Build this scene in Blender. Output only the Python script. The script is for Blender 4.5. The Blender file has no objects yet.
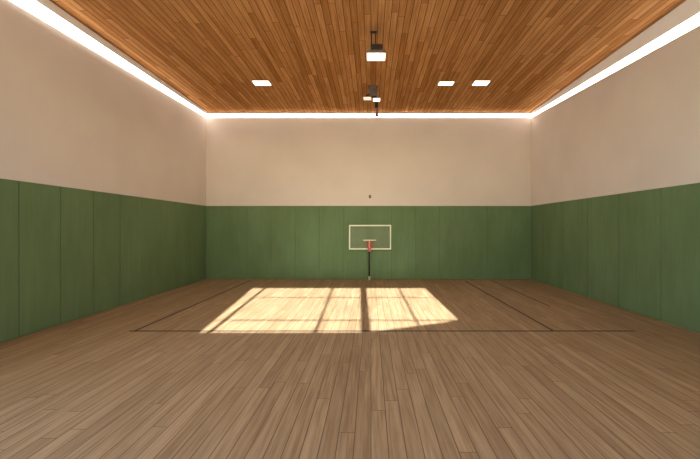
import bpy, bmesh, math, random
from mathutils import Vector, Matrix
random.seed(7)
C = bpy.context.scene.collection
F = 428.0                      # focal length in pixels of the 700 px wide frame
EYE = 2.229                    # eye height above the floor (m)
D = 18.70                      # depth of the back wall
REAR = -2.5                    # rear wall, behind the camera
XL, XR = -7.21, 6.99           # side walls
ZC = EYE + 5.02               # underside of the timber ceiling
GREEN_TOP = EYE + 0.962

# ------------------------------------------------------------------ helpers
def obj(name, bm, mat, parent=None, smooth=False):
    me = bpy.data.meshes.new(name)
    bmesh.ops.recalc_face_normals(bm, faces=bm.faces)
    bm.to_mesh(me); bm.free()
    if mat: me.materials.append(mat)
    if smooth:
        for p in me.polygons: p.use_smooth = True
    o = bpy.data.objects.new(name, me); C.objects.link(o)
    if parent:
        o.parent = parent
        p, off = parent, Vector((0, 0, 0))
        while p: off += p.location; p = p.parent
        me.transform(Matrix.Translation(-off))
    return o

def empty(name, loc, label, cat, group=None):
    o = bpy.data.objects.new(name, None); C.objects.link(o)
    o.location = loc; o.empty_display_size = .1
    tag(o, label, cat, group)
    return o

def tag(o, label, cat, group=None):
    o['label'] = label; o['category'] = cat
    if group: o['group'] = group
    return o

def struct(o, label=None):
    o['kind'] = 'structure'
    if label: o['label'] = label
    return o

def add_box(bm, x0, x1, y0, y1, z0, z1, bevel=0.0, seg=2):
    t = bmesh.new()
    vs = [t.verts.new((x, y, z)) for x in (x0, x1) for y in (y0, y1) for z in (z0, z1)]
    for f in ((0,1,3,2), (4,6,7,5), (0,4,5,1), (2,3,7,6), (0,2,6,4), (1,5,7,3)):
        t.faces.new([vs[i] for i in f])
    if bevel > 0:
        bmesh.ops.recalc_face_normals(t, faces=t.faces)
        bmesh.ops.bevel(t, geom=list(t.edges), offset=bevel, segments=seg, profile=.5, affect='EDGES')
    me = bpy.data.meshes.new('tmp'); t.to_mesh(me); t.free()
    bm.from_mesh(me); bpy.data.meshes.remove(me)
    return bm

def box(*a, **k): return add_box(bmesh.new(), *a, **k)

def add_cyl(bm, p0, p1, r0, r1=None, n=20):
    p0, p1 = Vector(p0), Vector(p1); r1 = r0 if r1 is None else r1
    q = (p1-p0).to_track_quat('Z', 'Y').to_matrix()
    rings = []
    for p, r in ((p0, r0), (p1, r1)):
        rings.append([bm.verts.new(p + q @ Vector((r*math.cos(2*math.pi*i/n), r*math.sin(2*math.pi*i/n), 0))) for i in range(n)])
    for i in range(n):
        bm.faces.new((rings[0][i], rings[0][(i+1) % n], rings[1][(i+1) % n], rings[1][i]))
    bm.faces.new(rings[0][::-1]); bm.faces.new(rings[1])
    return bm

def add_lathe(bm, prof, cx, cy, n=32):
    """prof: (radius, z) pairs"""
    rings = [[bm.verts.new((cx + r*math.cos(2*math.pi*i/n), cy + r*math.sin(2*math.pi*i/n), z)) for i in range(n)] for r, z in prof]
    for a, b in zip(rings, rings[1:]):
        for i in range(n): bm.faces.new((a[i], a[(i+1) % n], b[(i+1) % n], b[i]))
    bm.faces.new(rings[0][::-1]); bm.faces.new(rings[-1])
    return bm

def add_ring(bm, cx, cy, cz, R, r, n=40, m=10):
    vs = []
    for i in range(n):
        a = 2*math.pi*i/n
        vs.append([bm.verts.new((cx+(R+r*math.cos(b))*math.cos(a), cy+(R+r*math.cos(b))*math.sin(a), cz+r*math.sin(b)))
                   for b in (2*math.pi*j/m for j in range(m))])
    for i in range(n):
        for j in range(m):
            bm.faces.new((vs[i][j], vs[(i+1) % n][j], vs[(i+1) % n][(j+1) % m], vs[i][(j+1) % m]))
    return bm

def add_prism(bm, pts, y0, y1):
    """polygon in XZ extruded along Y"""
    a = [bm.verts.new((x, y0, z)) for x, z in pts]; b = [bm.verts.new((x, y1, z)) for x, z in pts]
    n = len(pts)
    for i in range(n): bm.faces.new((a[i], a[(i+1) % n], b[(i+1) % n], b[i]))
    bm.faces.new(a[::-1]); bm.faces.new(b)
    return bm

# ------------------------------------------------------------------ materials
def new_mat(name):
    m = bpy.data.materials.new(name); m.use_nodes = True
    nt = m.node_tree
    return m, nt, nt.nodes['Principled BSDF']

def N(nt, t, **k):
    n = nt.nodes.new(t)
    for a, v in k.items(): setattr(n, a, v)
    return n

def mixc(nt, fac, a, b, mode='MIX'):
    n = N(nt, 'ShaderNodeMix', data_type='RGBA', blend_type=mode)
    for i, v in ((0, fac), (6, a), (7, b)):
        if isinstance(v, bpy.types.NodeSocket): nt.links.new(v, n.inputs[i])
        else: n.inputs[i].default_value = v
    return n.outputs[2]

def coords(nt, scale=(1, 1, 1), rot=(0, 0, 0), loc=(0, 0, 0)):
    tc = N(nt, 'ShaderNodeTexCoord'); mp = N(nt, 'ShaderNodeMapping')
    mp.inputs['Scale'].default_value = scale; mp.inputs['Rotation'].default_value = rot
    mp.inputs['Location'].default_value = loc
    nt.links.new(tc.outputs['Object'], mp.inputs['Vector'])
    return mp.outputs['Vector']

def noise(nt, vec, scale, detail=4, rough=.55):
    n = N(nt, 'ShaderNodeTexNoise')
    n.inputs['Scale'].default_value = scale; n.inputs['Detail'].default_value = detail
    n.inputs['Roughness'].default_value = rough
    nt.links.new(vec, n.inputs['Vector'])
    return n.outputs['Fac']

def ramp(nt, fac, stops):
    r = N(nt, 'ShaderNodeValToRGB'); e = r.color_ramp.elements
    while len(e) < len(stops): e.new(.5)
    for el, (p, c) in zip(e, stops): el.position = p; el.color = c
    nt.links.new(fac, r.inputs['Fac'])
    return r.outputs['Color']

def simple(name, col, rough=.5, metal=0.0, var=.06, scale=6):
    m, nt, b = new_mat(name)
    f = noise(nt, coords(nt), scale)
    k0, k1 = 1-var, 1+var
    c = ramp(nt, f, [(.3, (col[0]*k0, col[1]*k0, col[2]*k0, 1)), (.7, (min(1, col[0]*k1), min(1, col[1]*k1), min(1, col[2]*k1), 1))])
    nt.links.new(c, b.inputs['Base Color'])
    b.inputs['Roughness'].default_value = rough; b.inputs['Metallic'].default_value = metal
    return m

def emit(name, col, s):
    m, nt, b = new_mat(name)
    b.inputs['Base Color'].default_value = (.8, .8, .8, 1)
    b.inputs['Emission Color'].default_value = (*col, 1); b.inputs['Emission Strength'].default_value = s
    return m

def planks(name, ca, cb, cmid, width, length, gap, gapcol, grain_dark, rough, spec, grain_amt=.5, bump=.12):
    """boards that run along world Y"""
    m, nt, b = new_mat(name)
    def M(op, x, y=None):
        n = N(nt, 'ShaderNodeMath', operation=op)
        for i, q in ((0, x), (1, y)):
            if q is None: continue
            if isinstance(q, bpy.types.NodeSocket): nt.links.new(q, n.inputs[i])
            else: n.inputs[i].default_value = q
        return n.outputs[0]
    def rnd(x, y):
        cb_ = N(nt, 'ShaderNodeCombineXYZ'); nt.links.new(x, cb_.inputs[0])
        if y is not None: nt.links.new(y, cb_.inputs[1])
        w_ = N(nt, 'ShaderNodeTexWhiteNoise', noise_dimensions='3D'); nt.links.new(cb_.outputs[0], w_.inputs['Vector'])
        return w_.outputs['Value']
    sp = N(nt, 'ShaderNodeSeparateXYZ'); nt.links.new(coords(nt), sp.inputs[0])
    u = M('DIVIDE', sp.outputs['X'], width); row = M('FLOOR', u); fu = M('FRACT', u)
    v = M('ADD', M('DIVIDE', sp.outputs['Y'], length), M('MULTIPLY', rnd(row, None), 7.3))
    col = M('FLOOR', v); fv = M('FRACT', v)
    board = rnd(row, col)
    du = M('MULTIPLY', M('MINIMUM', fu, M('SUBTRACT', 1.0, fu)), width)      # metres to the nearest side seam
    dv = M('MULTIPLY', M('MINIMUM', fv, M('SUBTRACT', 1.0, fv)), length)
    seam = M('LESS_THAN', M('MINIMUM', du, dv), gap)
    tone = ramp(nt, board, [(0, ca), (.5, cmid), (1, cb)])
    # long grain streaks, offset per board by its tone
    off = N(nt, 'ShaderNodeVectorMath', operation='MULTIPLY_ADD')
    nt.links.new(board, off.inputs[0]); off.inputs[1].default_value = (13, 17, 5)
    nt.links.new(coords(nt), off.inputs[2])
    st = N(nt, 'ShaderNodeMapping'); st.inputs['Scale'].default_value = (26, .9, 1)
    nt.links.new(off.outputs[0], st.inputs['Vector'])
    g1 = noise(nt, st.outputs[0], 1.0, 6, .62)
    st2 = N(nt, 'ShaderNodeMapping'); st2.inputs['Scale'].default_value = (5, .45, 1)
    nt.links.new(off.outputs[0], st2.inputs['Vector'])
    g2 = noise(nt, st2.outputs[0], 1.0, 3, .5)
    gd = ramp(nt, g1, [(.36, grain_dark), (.60, (1, 1, 1, 1))])
    c = mixc(nt, grain_amt, tone, gd, 'MULTIPLY')
    gd2 = ramp(nt, g2, [(.3, (.78, .76, .74, 1)), (.7, (1.0, 1.0, 1.0, 1))])
    c = mixc(nt, .8, c, gd2, 'MULTIPLY')
    c = mixc(nt, seam, c, gapcol)
    nt.links.new(c, b.inputs['Base Color'])
    b.inputs['Roughness'].default_value = rough
    b.inputs['Specular IOR Level'].default_value = spec
    b.inputs['Roughness'].default_value = rough
    bp = N(nt, 'ShaderNodeBump'); bp.inputs['Strength'].default_value = bump; bp.inputs['Distance'].default_value = .004
    inv = N(nt, 'ShaderNodeMath', operation='SUBTRACT'); inv.inputs[0].default_value = 1
    nt.links.new(seam, inv.inputs[1]); nt.links.new(inv.outputs[0], bp.inputs['Height'])
    nt.links.new(bp.outputs['Normal'], b.inputs['Normal'])
    return m

M_floor = planks('oak_floor', (.375, .255, .146, 1), (.465, .325, .194, 1), (.42, .29, .17, 1),
                 .175, 3.4, .0045, (.11, .06, .03, 1), (.58, .50, .42, 1), .52, .22, .7)
M_ceil = planks('timber_ceiling', (.53, .25, .090, 1), (.79, .42, .18, 1), (.67, .335, .135, 1),
                .16, 3.4, .007, (.14, .05, .016, 1), (.50, .42, .34, 1), .95, .0, .6, .2)

def wall_mat():
    m, nt, b = new_mat('beige_plaster')
    a = noise(nt, coords(nt), .6, 3)
    c1 = ramp(nt, a, [(.3, (.675, .59, .525, 1)), (.7, (.725, .635, .565, 1))])
    f = noise(nt, coords(nt), 90, 3)
    nt.links.new(c1, b.inputs['Base Color']); b.inputs['Roughness'].default_value = .9
    b.inputs['Specular IOR Level'].default_value = .1
    bp = N(nt, 'ShaderNodeBump'); bp.inputs['Strength'].default_value = .08; bp.inputs['Distance'].default_value = .002
    nt.links.new(f, bp.inputs['Height']); nt.links.new(bp.outputs['Normal'], b.inputs['Normal'])
    return m
M_wall = wall_mat()

def green_mat():
    m, nt, b = new_mat('green_panel_board')
    a = noise(nt, coords(nt, scale=(1, 1, .45)), 1.1, 6, .6)
    c1 = ramp(nt, a, [(.3, (.118, .182, .080, 1)), (.7, (.155, .232, .108, 1))])
    s = noise(nt, coords(nt, scale=(9, 9, .8)), 1.0, 4, .6)
    c2 = ramp(nt, s, [(.3, (.9, .9, .9, 1)), (.65, (1, 1, 1, 1))])
    nt.links.new(mixc(nt, .8, c1, c2, 'MULTIPLY'), b.inputs['Base Color'])
    b.inputs['Roughness'].default_value = .7; b.inputs['Specular IOR Level'].default_value = .2
    return m
M_green = green_mat()
M_backing = simple('dark_green_backing', (.02, .03, .012), .9, 0, .05)
M_white = simple('white_plaster', (.80, .76, .71), .8, 0, .02)
M_lip = simple('white_gloss_trim', (.90, .88, .86), .6, 0, .01)
M_line = simple('dark_court_paint', (.022, .011, .006), .7, 0, .15)
M_cove = emit('cove_light_diffuser', (1.0, .95, .90), 2.4)
M_lens = emit('lamp_diffuser', (1.0, .86, .70), 1.5)
M_lens_dim = emit('dim_lamp_diffuser', (1.0, .78, .58), .26)
M_dark = simple('dark_brown_metal', (.045, .032, .026), .45, .4, .15)
M_bracket = simple('rusty_brown_metal', (.12, .045, .02), .6, .3, .15)
M_rod = simple('brick_red_metal', (.36, .15, .09), .6, 0, .1)
M_grey = simple('taupe_housing', (.14, .10, .075), .6, .1, .1)
M_cream = simple('cream_painted_steel', (.78, .80, .58), .45, 0, .03)
M_black = simple('black_painted_steel', (.010, .012, .010), .4, .2, .1)
M_red = simple('red_painted_steel', (.62, .085, .05), .45, 0, .06)
M_glint = simple('pale_glint_paint', (.85, .50, .40), .5, 0, .03)  # pale colour of the painted highlight on the red steel
M_base = simple('pale_concrete_foot', (.50, .47, .38), .8, 0, .1)
M_net = simple('red_cord', (.42, .09, .05), .8, 0, .1)
M_out = simple('roof_tile', (.20, .09, .05), .9, 0, .2)
M_ground = simple('bounce_paving', (.52, .49, .42), .95, 0, .2, .3)  # unseen ground, made pale to bounce light up to the ceiling

def glass(name, tint, diff, gloss=.05):
    m = bpy.data.materials.new(name); m.use_nodes = True; nt = m.node_tree; nt.nodes.clear()
    out = N(nt, 'ShaderNodeOutputMaterial'); tr = N(nt, 'ShaderNodeBsdfTransparent'); gl = N(nt, 'ShaderNodeBsdfGlossy')
    df = N(nt, 'ShaderNodeBsdfDiffuse'); m1 = N(nt, 'ShaderNodeMixShader'); m2 = N(nt, 'ShaderNodeMixShader')
    tr.inputs[0].default_value = tint; gl.inputs['Roughness'].default_value = .05
    df.inputs[0].default_value = (.8, .8, .7, 1)
    m1.inputs[0].default_value = gloss; m2.inputs[0].default_value = diff
    nt.links.new(tr.outputs[0], m1.inputs[1]); nt.links.new(gl.outputs[0], m1.inputs[2])
    nt.links.new(m1.outputs[0], m2.inputs[1]); nt.links.new(df.outputs[0], m2.inputs[2])
    nt.links.new(m2.outputs[0], out.inputs[0])
    return m
M_glass = glass('clear_window_glass', (.97, .98, .97, 1), 0.0)
M_acrylic = glass('clear_backboard_acrylic', (1, 1, .98, 1), .05, .015)

# ------------------------------------------------------------------ room shell
T = .25
struct(obj('floor', box(XL-T, XR+T, REAR-T, D+T, -.2, 0), M_floor))
struct(obj('wall_back', box(XL-T, XR+T, D, D+T, 0, ZC+.45), M_wall), 'beige plaster back wall above green cladding')
# side walls; each has a tall glazed bay, out of view, added for fill daylight
WY0, WZ0, WZ1 = -1.9, .5, 6.3
WYL, WYR = 4.6, 1.4
def side_wall(x0, x1, WY1):
    bm = bmesh.new()
    add_box(bm, x0, x1, REAR, WY0, 0, ZC+.45); add_box(bm, x0, x1, WY1, D, 0, ZC+.45)
    add_box(bm, x0, x1, WY0, WY1, 0, WZ0); add_box(bm, x0, x1, WY0, WY1, WZ1, ZC+.45)
    return bm
struct(obj('wall_left', side_wall(XL-T, XL, WYL), M_wall), 'beige plaster wall on the left')
struct(obj('wall_right', side_wall(XR, XR+T, WYR), M_wall), 'beige plaster wall on the right')
def fill_window(name, x0, x1, WY1):  # invented window beside the camera, put in to brighten the room
    xm = (x0+x1)/2
    w_ = bpy.data.objects.new(name, None); C.objects.link(w_); w_.location = (xm, (WY0+WY1)/2, WZ0); struct(w_)
    bm = bmesh.new()
    add_box(bm, x0-.02, x1+.02, WY0-.01, WY0+.07, WZ0, WZ1); add_box(bm, x0-.02, x1+.02, WY1-.07, WY1+.01, WZ0, WZ1)
    add_box(bm, x0-.02, x1+.02, WY0, WY1, WZ0, WZ0+.07); add_box(bm, x0-.02, x1+.02, WY0, WY1, WZ1-.07, WZ1)
    obj('window_frame', bm, M_white, w_)
    n = round((WY1-WY0)/1.2)
    for k in range(1, n):
        y = WY0+(WY1-WY0)*k/n
        obj('mullion', box(x0, x1, y-.03, y+.03, WZ0+.07, WZ1-.07), M_white, w_)  # full wall depth, added as fins to block grazing sun
    obj('transom', box(xm-.03, xm+.03, WY0+.07, WY1-.07, 3.2, 3.26), M_white, w_)
    obj('pane', box(xm-.004, xm+.004, WY0+.07, WY1-.07, WZ0+.07, WZ1-.07), M_glass, w_)
fill_window('fill_window_left', XL-T, XL, WYL)
fill_window('fill_window_right', XR, XR+T, WYR)
GAP_L, GAP_R, GAP_B = .11, .034, .10
struct(obj('ceiling', box(XL+GAP_L, XR-GAP_R, REAR+GAP_B, D-GAP_B, ZC, ZC+.12), M_ceil), 'ceiling of long brown timber boards')
struct(obj('ceiling_slab', box(XL-T, XR+T, REAR-T, D+T, ZC+.12, ZC+.45), M_white))
L = .016   # lip thickness, hanging just outside the timber edge
def lip(name, x0, x1, drop_back, slope, label):
    bm = bmesh.new(); y0, y1 = REAR+GAP_B, D-GAP_B
    v = [bm.verts.new((x, y, z)) for y in (y0, y1) for x, z in ((x0, ZC-drop_back-slope*(y1-y)), (x1, ZC-drop_back-slope*(y1-y)), (x1, ZC+.12), (x0, ZC+.12))]
    for i in range(4): bm.faces.new((v[i], v[(i+1) % 4], v[4+(i+1) % 4], v[4+i]))
    bm.faces.new(v[:4]); bm.faces.new(v[4:][::-1])
    struct(obj(name, bm, M_lip), label)
lip('trim_1', XL+GAP_L-L, XL+GAP_L, .115, .009, 'white lip along left edge of timber ceiling')
lip('trim_2', XR-GAP_R, XR-GAP_R+L, 0.11, .036, 'white lip along right edge of timber ceiling')
struct(obj('trim_3', box(XL+GAP_L-L, XR-GAP_R+L, D-GAP_B, D-GAP_B+L, ZC-.06, ZC+.12), M_white), 'white lip along back edge of timber ceiling')

# cove light strips: shallow luminous channels on the wall tops
def strip_side(name, xw, s, zb_back, slope, label, th=.045):
    y0, y1 = REAR+.02, D-.002
    zb = lambda y: EYE + zb_back - slope*(D-y)
    t = empty(name, (xw + s*.02, (y0+y1)/2, zb((y0+y1)/2)), label, 'cove light')
    bm = bmesh.new()
    a = [bm.verts.new((x, y, z)) for y in (y0, y1) for x, z in ((xw+s*.002, zb(y)), (xw+s*th, zb(y)+.004), (xw+s*th, ZC+.10), (xw+s*.002, ZC+.10))]
    for i in range(4): bm.faces.new((a[i], a[(i+1) % 4], a[4+(i+1) % 4], a[4+i]))
    bm.faces.new(a[:4]); bm.faces.new(a[4:][::-1])
    obj('diffuser', bm, M_cove, t)
    bm = bmesh.new()
    a = [bm.verts.new((x, y, z)) for y in (y0, y1) for x, z in ((xw+s*.001, zb(y)-.014), (xw+s*.012, zb(y)-.014), (xw+s*.012, zb(y)-.001), (xw+s*.001, zb(y)-.001))]
    for i in range(4): bm.faces.new((a[i], a[(i+1) % 4], a[4+(i+1) % 4], a[4+i]))
    bm.faces.new(a[:4]); bm.faces.new(a[4:][::-1])
    obj('channel_edge', bm, M_white, t)
strip_side('cove_light', XL, 1, 4.82, .028, 'long glowing white cove light along top of the left wall')
strip_side('cove_light', XR, -1, 4.81, .052, 'long glowing white cove light along top of the right wall', .013)
t = empty('cove_light', ((XL+XR)/2, D-.02, EYE+4.80), 'glowing white cove light along top of the back wall', 'cove light')
obj('diffuser', box(XL+.05, XR-.05, D-.045, D-.002, EYE+4.825, ZC+.10), M_cove, t)
obj('channel_edge', box(XL+.05, XR-.05, D-.02, D-.001, EYE+4.803, EYE+4.824), M_white, t)

# ------------------------------------------------------------------ green wall cladding, one run per wall
def cladding(label, seams, axis, pos, s):
    """seams: sorted positions of panel joints; axis 'x' runs along Y on a side wall"""
    th = .03; g = .012 if axis == 'x' else .003
    mid = (seams[0]+seams[-1])/2
    loc = (pos, mid, 0) if axis == 'x' else (mid, pos, 0)
    t = empty('wall_cladding', loc, label, 'wall cladding')
    a, b = seams[0]+.01, seams[-1]-.01
    if axis == 'x':
        lo, hi = sorted((pos+s*.0005, pos+s*.006)); bm = box(lo, hi, a, b, .004, GREEN_TOP-.01)
    else: bm = box(a, b, pos-.006, pos-.0005, .004, GREEN_TOP-.01)
    obj('backing_board', bm, M_backing, t)
    for a, b in zip(seams, seams[1:]):
        if axis == 'x':
            lo, hi = sorted((pos+s*.007, pos+s*th))
            bm = box(lo, hi, a+g, b-g, .004, GREEN_TOP, bevel=.003, seg=1)
        else:
            bm = box(a+g, b-g, pos-th, pos-.007, .004, GREEN_TOP, bevel=.003, seg=1)
        obj('panel', bm, M_green, t)
    return t
ls = [8.73+1.172*k for k in range(-9, 9)] + [D-.020]
ls = [y for y in ls if y > WYL+.1]
cladding('tall green panels cladding the lower half of the left wall', ls, 'x', XL, 1)
rs = [10.28+1.745*k for k in range(-3, 5)] + [D-.020]
cladding('tall green panels cladding the lower half of the right wall', rs, 'x', XR, -1)
bs = sorted([XL+.029, XR-.029] + [-.155+1.05*k for k in range(-6, 7)])
cladding('tall green panels cladding the back wall behind the basketball hoop', bs, 'y', D, -1)

# ------------------------------------------------------------------ court markings (lie flat on the boards)
def line(label, x0, x1, y0, y1):
    o = obj('court_line', box(x0, x1, y0, y1, 0.0, .0025), M_line)
    tag(o, label, 'court line')
W = .026
line('thin dark court line running across the whole floor, near edge of sunlit patch', -5.22, 5.70, 9.26-.038, 9.26+.038)
line('thin dark court line running to the back wall on the left', -5.12-W, -5.12+W, 9.30, 18.2)
line('longer dark court line running back on the right, meeting the cross line', 3.95-W, 3.95+W, 9.30, 17.9)
line('shorter dark court line between the longer line and right wall', 5.1-W*.8, 5.1+W*.8, 12.2, 18.1)
bm = bmesh.new(); add_lathe(bm, [(.06, .0005), (.06, .008), (.05, .012), (.03, .012), (.03, .009)], -.13, 9.27, 24)
t = tag(obj('floor_plate', bm, M_dark), 'small round dark plate set in floor on cross line', 'floor plate')

# ------------------------------------------------------------------ recessed ceiling lights
def downlight(x0, x1, y0, y1, label):
    t = empty('ceiling_light', ((x0+x1)/2, (y0+y1)/2, ZC), label, 'ceiling light')
    w = .02
    bm = bmesh.new()
    add_box(bm, x0-w, x1+w, y0-w, y0, ZC-.012, ZC, .003, 1); add_box(bm, x0-w, x1+w, y1, y1+w, ZC-.012, ZC, .003, 1)
    add_box(bm, x0-w, x0, y0, y1, ZC-.012, ZC, .003, 1); add_box(bm, x1, x1+w, y0, y1, ZC-.012, ZC, .003, 1)
    obj('frame', bm, M_bracket, t)
    obj('diffuser', box(x0, x1, y0, y1, ZC-.009, ZC, .002, 1), M_lens, t)
downlight(-4.06, -3.50, 14.57, 15.06, 'square recessed ceiling light alone on the left side')
downlight(2.35, 2.86, 14.66, 15.05, 'square recessed ceiling light right of centre, smaller of the pair')
downlight(3.55, 4.07, 14.57, 15.06, 'square recessed ceiling light nearest the right wall')

# ------------------------------------------------------------------ suspended fixtures
# near pendant: hoop-shaped hanger, dark driver housing, wide lens
t = empty('pendant_light', (.13, 10.95, ZC), 'large hanging light with dark housing and bright white lens', 'pendant light')
bm = bmesh.new()
for x in (.015, .115): add_cyl(bm, (x, 10.95, ZC-.001), (x, 10.95, EYE+4.64), .014, n=12)
add_cyl(bm, (.015, 10.95, ZC-.03), (.115, 10.95, ZC-.03), .014, n=12)
obj('hanger', bm, M_dark, t)
obj('ceiling_plate', box(-.02, .15, 10.90, 11.0, ZC-.02, ZC, .004), M_dark, t)
bm = box(-.01, .29, 10.80, 11.10, EYE+4.475, EYE+4.65, .02)
for k in range(6): add_box(bm, .02+.045*k, .028+.045*k, 10.785, 11.115, EYE+4.50, EYE+4.668, .002, 1)
obj('housing', bm, M_dark, t)
obj('shade', box(-.105, .365, 10.72, 11.18, EYE+4.392, EYE+4.474, .02, 3), M_grey, t)
obj('lens', box(-.10, .36, 10.735, 11.15, EYE+4.352, EYE+4.394, .018, 4), M_lens, t)
# far fixture with two small heads
t = empty('twin_lamp_fixture', (.07, 15.2, ZC), 'small hanging fixture with taupe box and two flat lamp heads', 'ceiling light')
obj('ceiling_plate', box(-.10, .24, 15.05, 15.39, ZC-.015, ZC, .003), M_grey, t)
obj('housing', box(-.07, .21, 15.08, 15.36, EYE+4.66, ZC-.015, .012), M_grey, t)
bm = bmesh.new()
add_cyl(bm, (-.06, 15.2, EYE+4.76), (-.20, 15.2, EYE+4.66), .028, n=12)
add_cyl(bm, (-.20, 15.2, EYE+4.68), (-.20, 15.2, EYE+4.62), .03, n=12)
obj('arm', bm, M_dark, t)
bm = bmesh.new(); add_cyl(bm, (.17, 15.2, EYE+4.70), (.17, 15.2, EYE+4.57), .03, n=12)
obj('arm', bm, M_dark, t)
for x0, x1, z, m in ((-.275, .015, 4.60, M_lens_dim), (.07, .325, 4.555, M_lens)):
    h = obj('lamp_head', box(x0, x1, 15.05, 15.38, EYE+z+.008, EYE+z+.05, .01), M_grey, t)
    obj('lens', box(x0+.008, x1-.008, 15.055, 15.375, EYE+z-.012, EYE+z+.012, .004, 1), m, t)
# drop rod near the back wall
t = empty('ceiling_rod', (.235, 17.1, ZC), 'short dark rod hanging from ceiling in front of back wall', 'hanging rod')
obj('mount', box(.155, .285, 17.03, 17.17, ZC-.23, ZC, .012), M_dark, t)
bm = bmesh.new(); add_cyl(bm, (.235, 17.1, ZC-.20), (.235, 17.1, ZC-.50), .052, n=16)
obj('rod', bm, M_rod, t, True)
bm = bmesh.new(); add_lathe(bm, [(.05, ZC-.56), (.06, ZC-.55), (.06, ZC-.49), (.05, ZC-.48)], .235, 17.1, 20)
obj('end_cap', bm, M_dark, t)

# little box on the back wall
t = empty('wall_sensor', (-.045, D, EYE+1.37), 'tiny grey box on beige wall above the green cladding', 'sensor')
obj('housing', box(-.09, 0, D-.05, D-.001, EYE+1.30, EYE+1.44, .01), M_grey, t)
obj('lens', add_cyl(bmesh.new(), (-.045, D-.062, EYE+1.34), (-.045, D-.045, EYE+1.34), .022, n=16), M_black, t)

# ------------------------------------------------------------------ basketball hoop
px, py = -.075, 18.36
h = empty('basketball_hoop', (px, py, 0), 'free-standing basketball hoop with clear cream-framed backboard on black pole', 'basketball hoop')
bm = bmesh.new()
add_lathe(bm, [(.075, .0), (.075, .02), (.052, .035), (.048, .155), (.038, .16)], px, py, 24)
obj('base', bm, M_base, h)
obj('pole', add_cyl(bmesh.new(), (px, py, .155), (px, py, EYE-.98), .034, n=20), M_black, h, True)
by = 18.20
x0, x1, z0, z1 = -.935, .855, EYE-.915, EYE+.130
bb = obj('backboard', box(x0+.02, x1-.02, by-.008, by+.008, z0+.02, z1-.02), M_acrylic, h)
bm = bmesh.new(); f = .05
add_box(bm, x0, x1, by-.02, by+.02, z1-f, z1, .006, 2); add_box(bm, x0, x1, by-.02, by+.02, z0, z0+f, .006, 2)
add_box(bm, x0, x0+f, by-.02, by+.02, z0+f, z1-f, .006, 2); add_box(bm, x1-f, x1, by-.02, by+.02, z0+f, z1-f, .006, 2)
obj('frame', bm, M_cream, bb)
# red carrier: upper post, arm to the board, rim plate
bm = bmesh.new()
add_cyl(bm, (px, py, EYE-.985), (px, py, EYE-.60), .036, n=20)
add_box(bm, px-.03, px+.03, by+.015, py, EYE-.90, EYE-.84, .005)
add_box(bm, px-.03, px+.03, by+.015, py, EYE-.68, EYE-.62, .005)
obj('post_sleeve', bm, M_red, h)
bp = obj('rim_bracket', box(px-.062, px+.062, by-.045, by-.021, EYE-1.00, EYE-.495, .006), M_red, h)
obj('glint_stripe', box(px-.020, px+.020, by-.052, by-.0455, EYE-.87, EYE-.51), M_glint, bp)  # specular highlight down the red steel, painted as a pale stripe
R = .262; cy = by-.045-R-.06; cz = EYE-.508
bm = bmesh.new(); add_ring(bm, px+.02, cy, cz, R, .015)
add_box(bm, px-.04, px-.015, cy+R-.01, by-.04, cz-.03, cz+.008, .003, 1); add_box(bm, px+.045, px+.062, cy+R-.01, by-.04, cz-.03, cz+.008, .003, 1)
rim = obj('rim', bm, M_cream, h, True)
bm = bmesh.new(); n = 12; rows = [(R*.96, 0), (R*.80, -.09), (R*.66, -.18), (R*.56, -.28), (R*.52, -.36)]
for k in range(len(rows)-1):
    (ra, za), (rb, zb) = rows[k], rows[k+1]
    for i in range(n):
        a0 = 2*math.pi*(i+.5*(k % 2))/n
        for sgn in (-1, 1):
            a1 = a0+sgn*math.pi/n
            add_cyl(bm, (px+.02+ra*math.cos(a0), cy+ra*math.sin(a0), cz+za-.01), (px+.02+rb*math.cos(a1), cy+rb*math.sin(a1), cz+zb-.01), .0028, n=5)
obj('net', bm, M_net, h)

# ------------------------------------------------------------------ rear wall with a raked high window (lets the sun in)
Y0, Y1 = REAR-T, REAR
TAN = .355
zt, zb = 6.60, 4.13
DX = .035
# opening outline seen from inside: left edge leans, right half of the sill rises
op = [(-3.75, zt), (2.66, zt), (2.58, 4.56), (.44, 4.16), (.20, zb), (-3.24, zb)]
top = ZC+.12
bm = bmesh.new()
add_prism(bm, [(XL-T, 0), (XR+T, 0), (XR+T, op[2][1]), op[2], op[3], op[4], op[5], (XL-T, zb)], Y0, Y1)
add_prism(bm, [(XL-T, zb), op[5], op[0], (XL-T, zt)], Y0, Y1)
add_prism(bm, [op[2], (XR+T, op[2][1]), (XR+T, zt), op[1]], Y0, Y1)
add_prism(bm, [(XL-T, zt), (XR+T, zt), (XR+T, top), (XL-T, top)], Y0, Y1)
struct(obj('wall_rear', bm, M_wall))
yc = REAR-.12
win = bpy.data.objects.new('window_1', None); C.objects.link(win); win.location = (-.4, yc, zb); struct(win)
def bar(bm, a, b, w, d=.03):
    a, b = Vector((a[0], 0, a[1])), Vector((b[0], 0, b[1]))
    n_ = Vector((-(b-a).z, 0, (b-a).x)).normalized()*w/2
    add_prism(bm, [((a+n_).x, (a+n_).z), ((b+n_).x, (b+n_).z), ((b-n_).x, (b-n_).z), ((a-n_).x, (a-n_).z)], yc-d, yc+d)
bm = bmesh.new()
bar(bm, (.30, zb), (.36, zt), .23)
obj('mullion', bm, M_white, win)
for a, b, w in (((-3.03, zb), (-3.29, zt), .11), ((-.78, zb), (-.76, zt), .075), ((1.53, zb+.2), (1.68, zt), .06)):
    bm = bmesh.new(); bar(bm, a, b, w); obj('mullion', bm, M_white, win)
for z, w in ((5.80, .022), (4.60, .022)):
    bm = bmesh.new(); bar(bm, (-3.3, z), (2.64, z), w); obj('transom', bm, M_white, win)
bm = bmesh.new()
for a, b in zip(op, op[1:]+op[:1]): bar(bm, a, b, .02)
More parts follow.
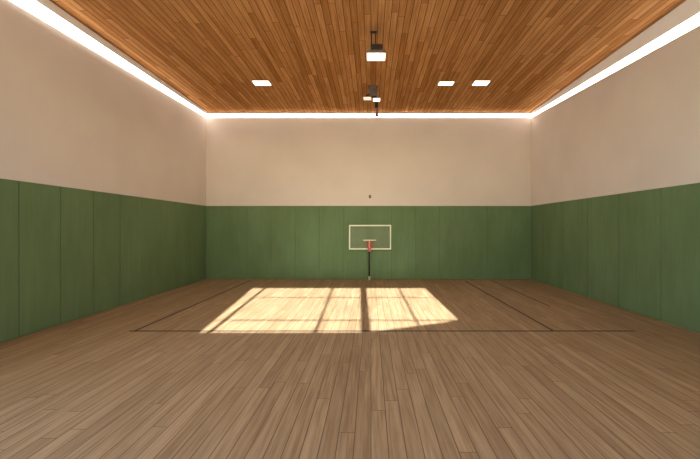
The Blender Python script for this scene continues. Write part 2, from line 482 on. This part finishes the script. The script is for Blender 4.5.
obj('window_frame', bm, M_white, win)
bm = bmesh.new(); add_prism(bm, op, yc-.004, yc+.004)
obj('pane', bm, M_glass, win)
struct(obj('ground', box(-60, 60, -80, REAR-T-.01, -.4, -.05), M_ground))

# ------------------------------------------------------------------ light
sun = bpy.data.lights.new('sun', 'SUN'); sun.energy = 15.5; sun.angle = math.radians(.42); sun.color = (1, .99, .97)
so = bpy.data.objects.new('sun', sun); C.objects.link(so)
d = Vector((-DX, 1, -TAN)); so.rotation_euler = d.to_track_quat('-Z', 'Y').to_euler(); so.location = (0, -10, 12)
w = bpy.data.worlds.new('sky'); bpy.context.scene.world = w; w.use_nodes = True
nt = w.node_tree; bg = nt.nodes['Background']
sk = N(nt, 'ShaderNodeTexSky', sky_type='HOSEK_WILKIE')
sk.sun_direction = (-d).normalized(); sk.turbidity = 3
nt.links.new(sk.outputs[0], bg.inputs[0]); bg.inputs[1].default_value = 25.0
# daylight portal fitted in the window opening
def portal(loc, rot, sx, sy):
    pl = bpy.data.lights.new('window_portal', 'AREA'); pl.shape = 'RECTANGLE'; pl.size = sx; pl.size_y = sy
    pl.cycles.is_portal = True
    po = bpy.data.objects.new('window_portal', pl); C.objects.link(po); po.location = loc; po.rotation_euler = rot
hp = math.pi/2
portal((-.5, REAR-T-.02, (zt+zb)/2), (hp, 0, 0), 6.4, 2.5)
portal((XL-T-.03, (WY0+WYL)/2, (WZ0+WZ1)/2), (hp, 0, -hp), WYL-WY0, WZ1-WZ0)
portal((XR+T+.03, (WY0+WYR)/2, (WZ0+WZ1)/2), (hp, 0, hp), WYR-WY0, WZ1-WZ0)

# ------------------------------------------------------------------ camera
cam = bpy.data.cameras.new('camera'); co = bpy.data.objects.new('camera', cam); C.objects.link(co)
co.location = (0, 0, EYE); co.rotation_euler = (math.radians(90), 0, 0)
cam.sensor_width = 36; cam.lens = 36*F/700
cam.shift_x = -(371-350)/700; cam.shift_y = -(229.5-228)/700
sc = bpy.context.scene; sc.camera = co
sc.view_settings.view_transform = 'Standard'; sc.view_settings.look = 'None'
sc.view_settings.gamma = 1; sc.view_settings.use_curve_mapping = False
sc.view_settings.exposure = 1.43
sc.cycles.max_bounces = 14; sc.cycles.diffuse_bounces = 8; sc.cycles.use_denoising = True
sc.cycles.sample_clamp_indirect = 6
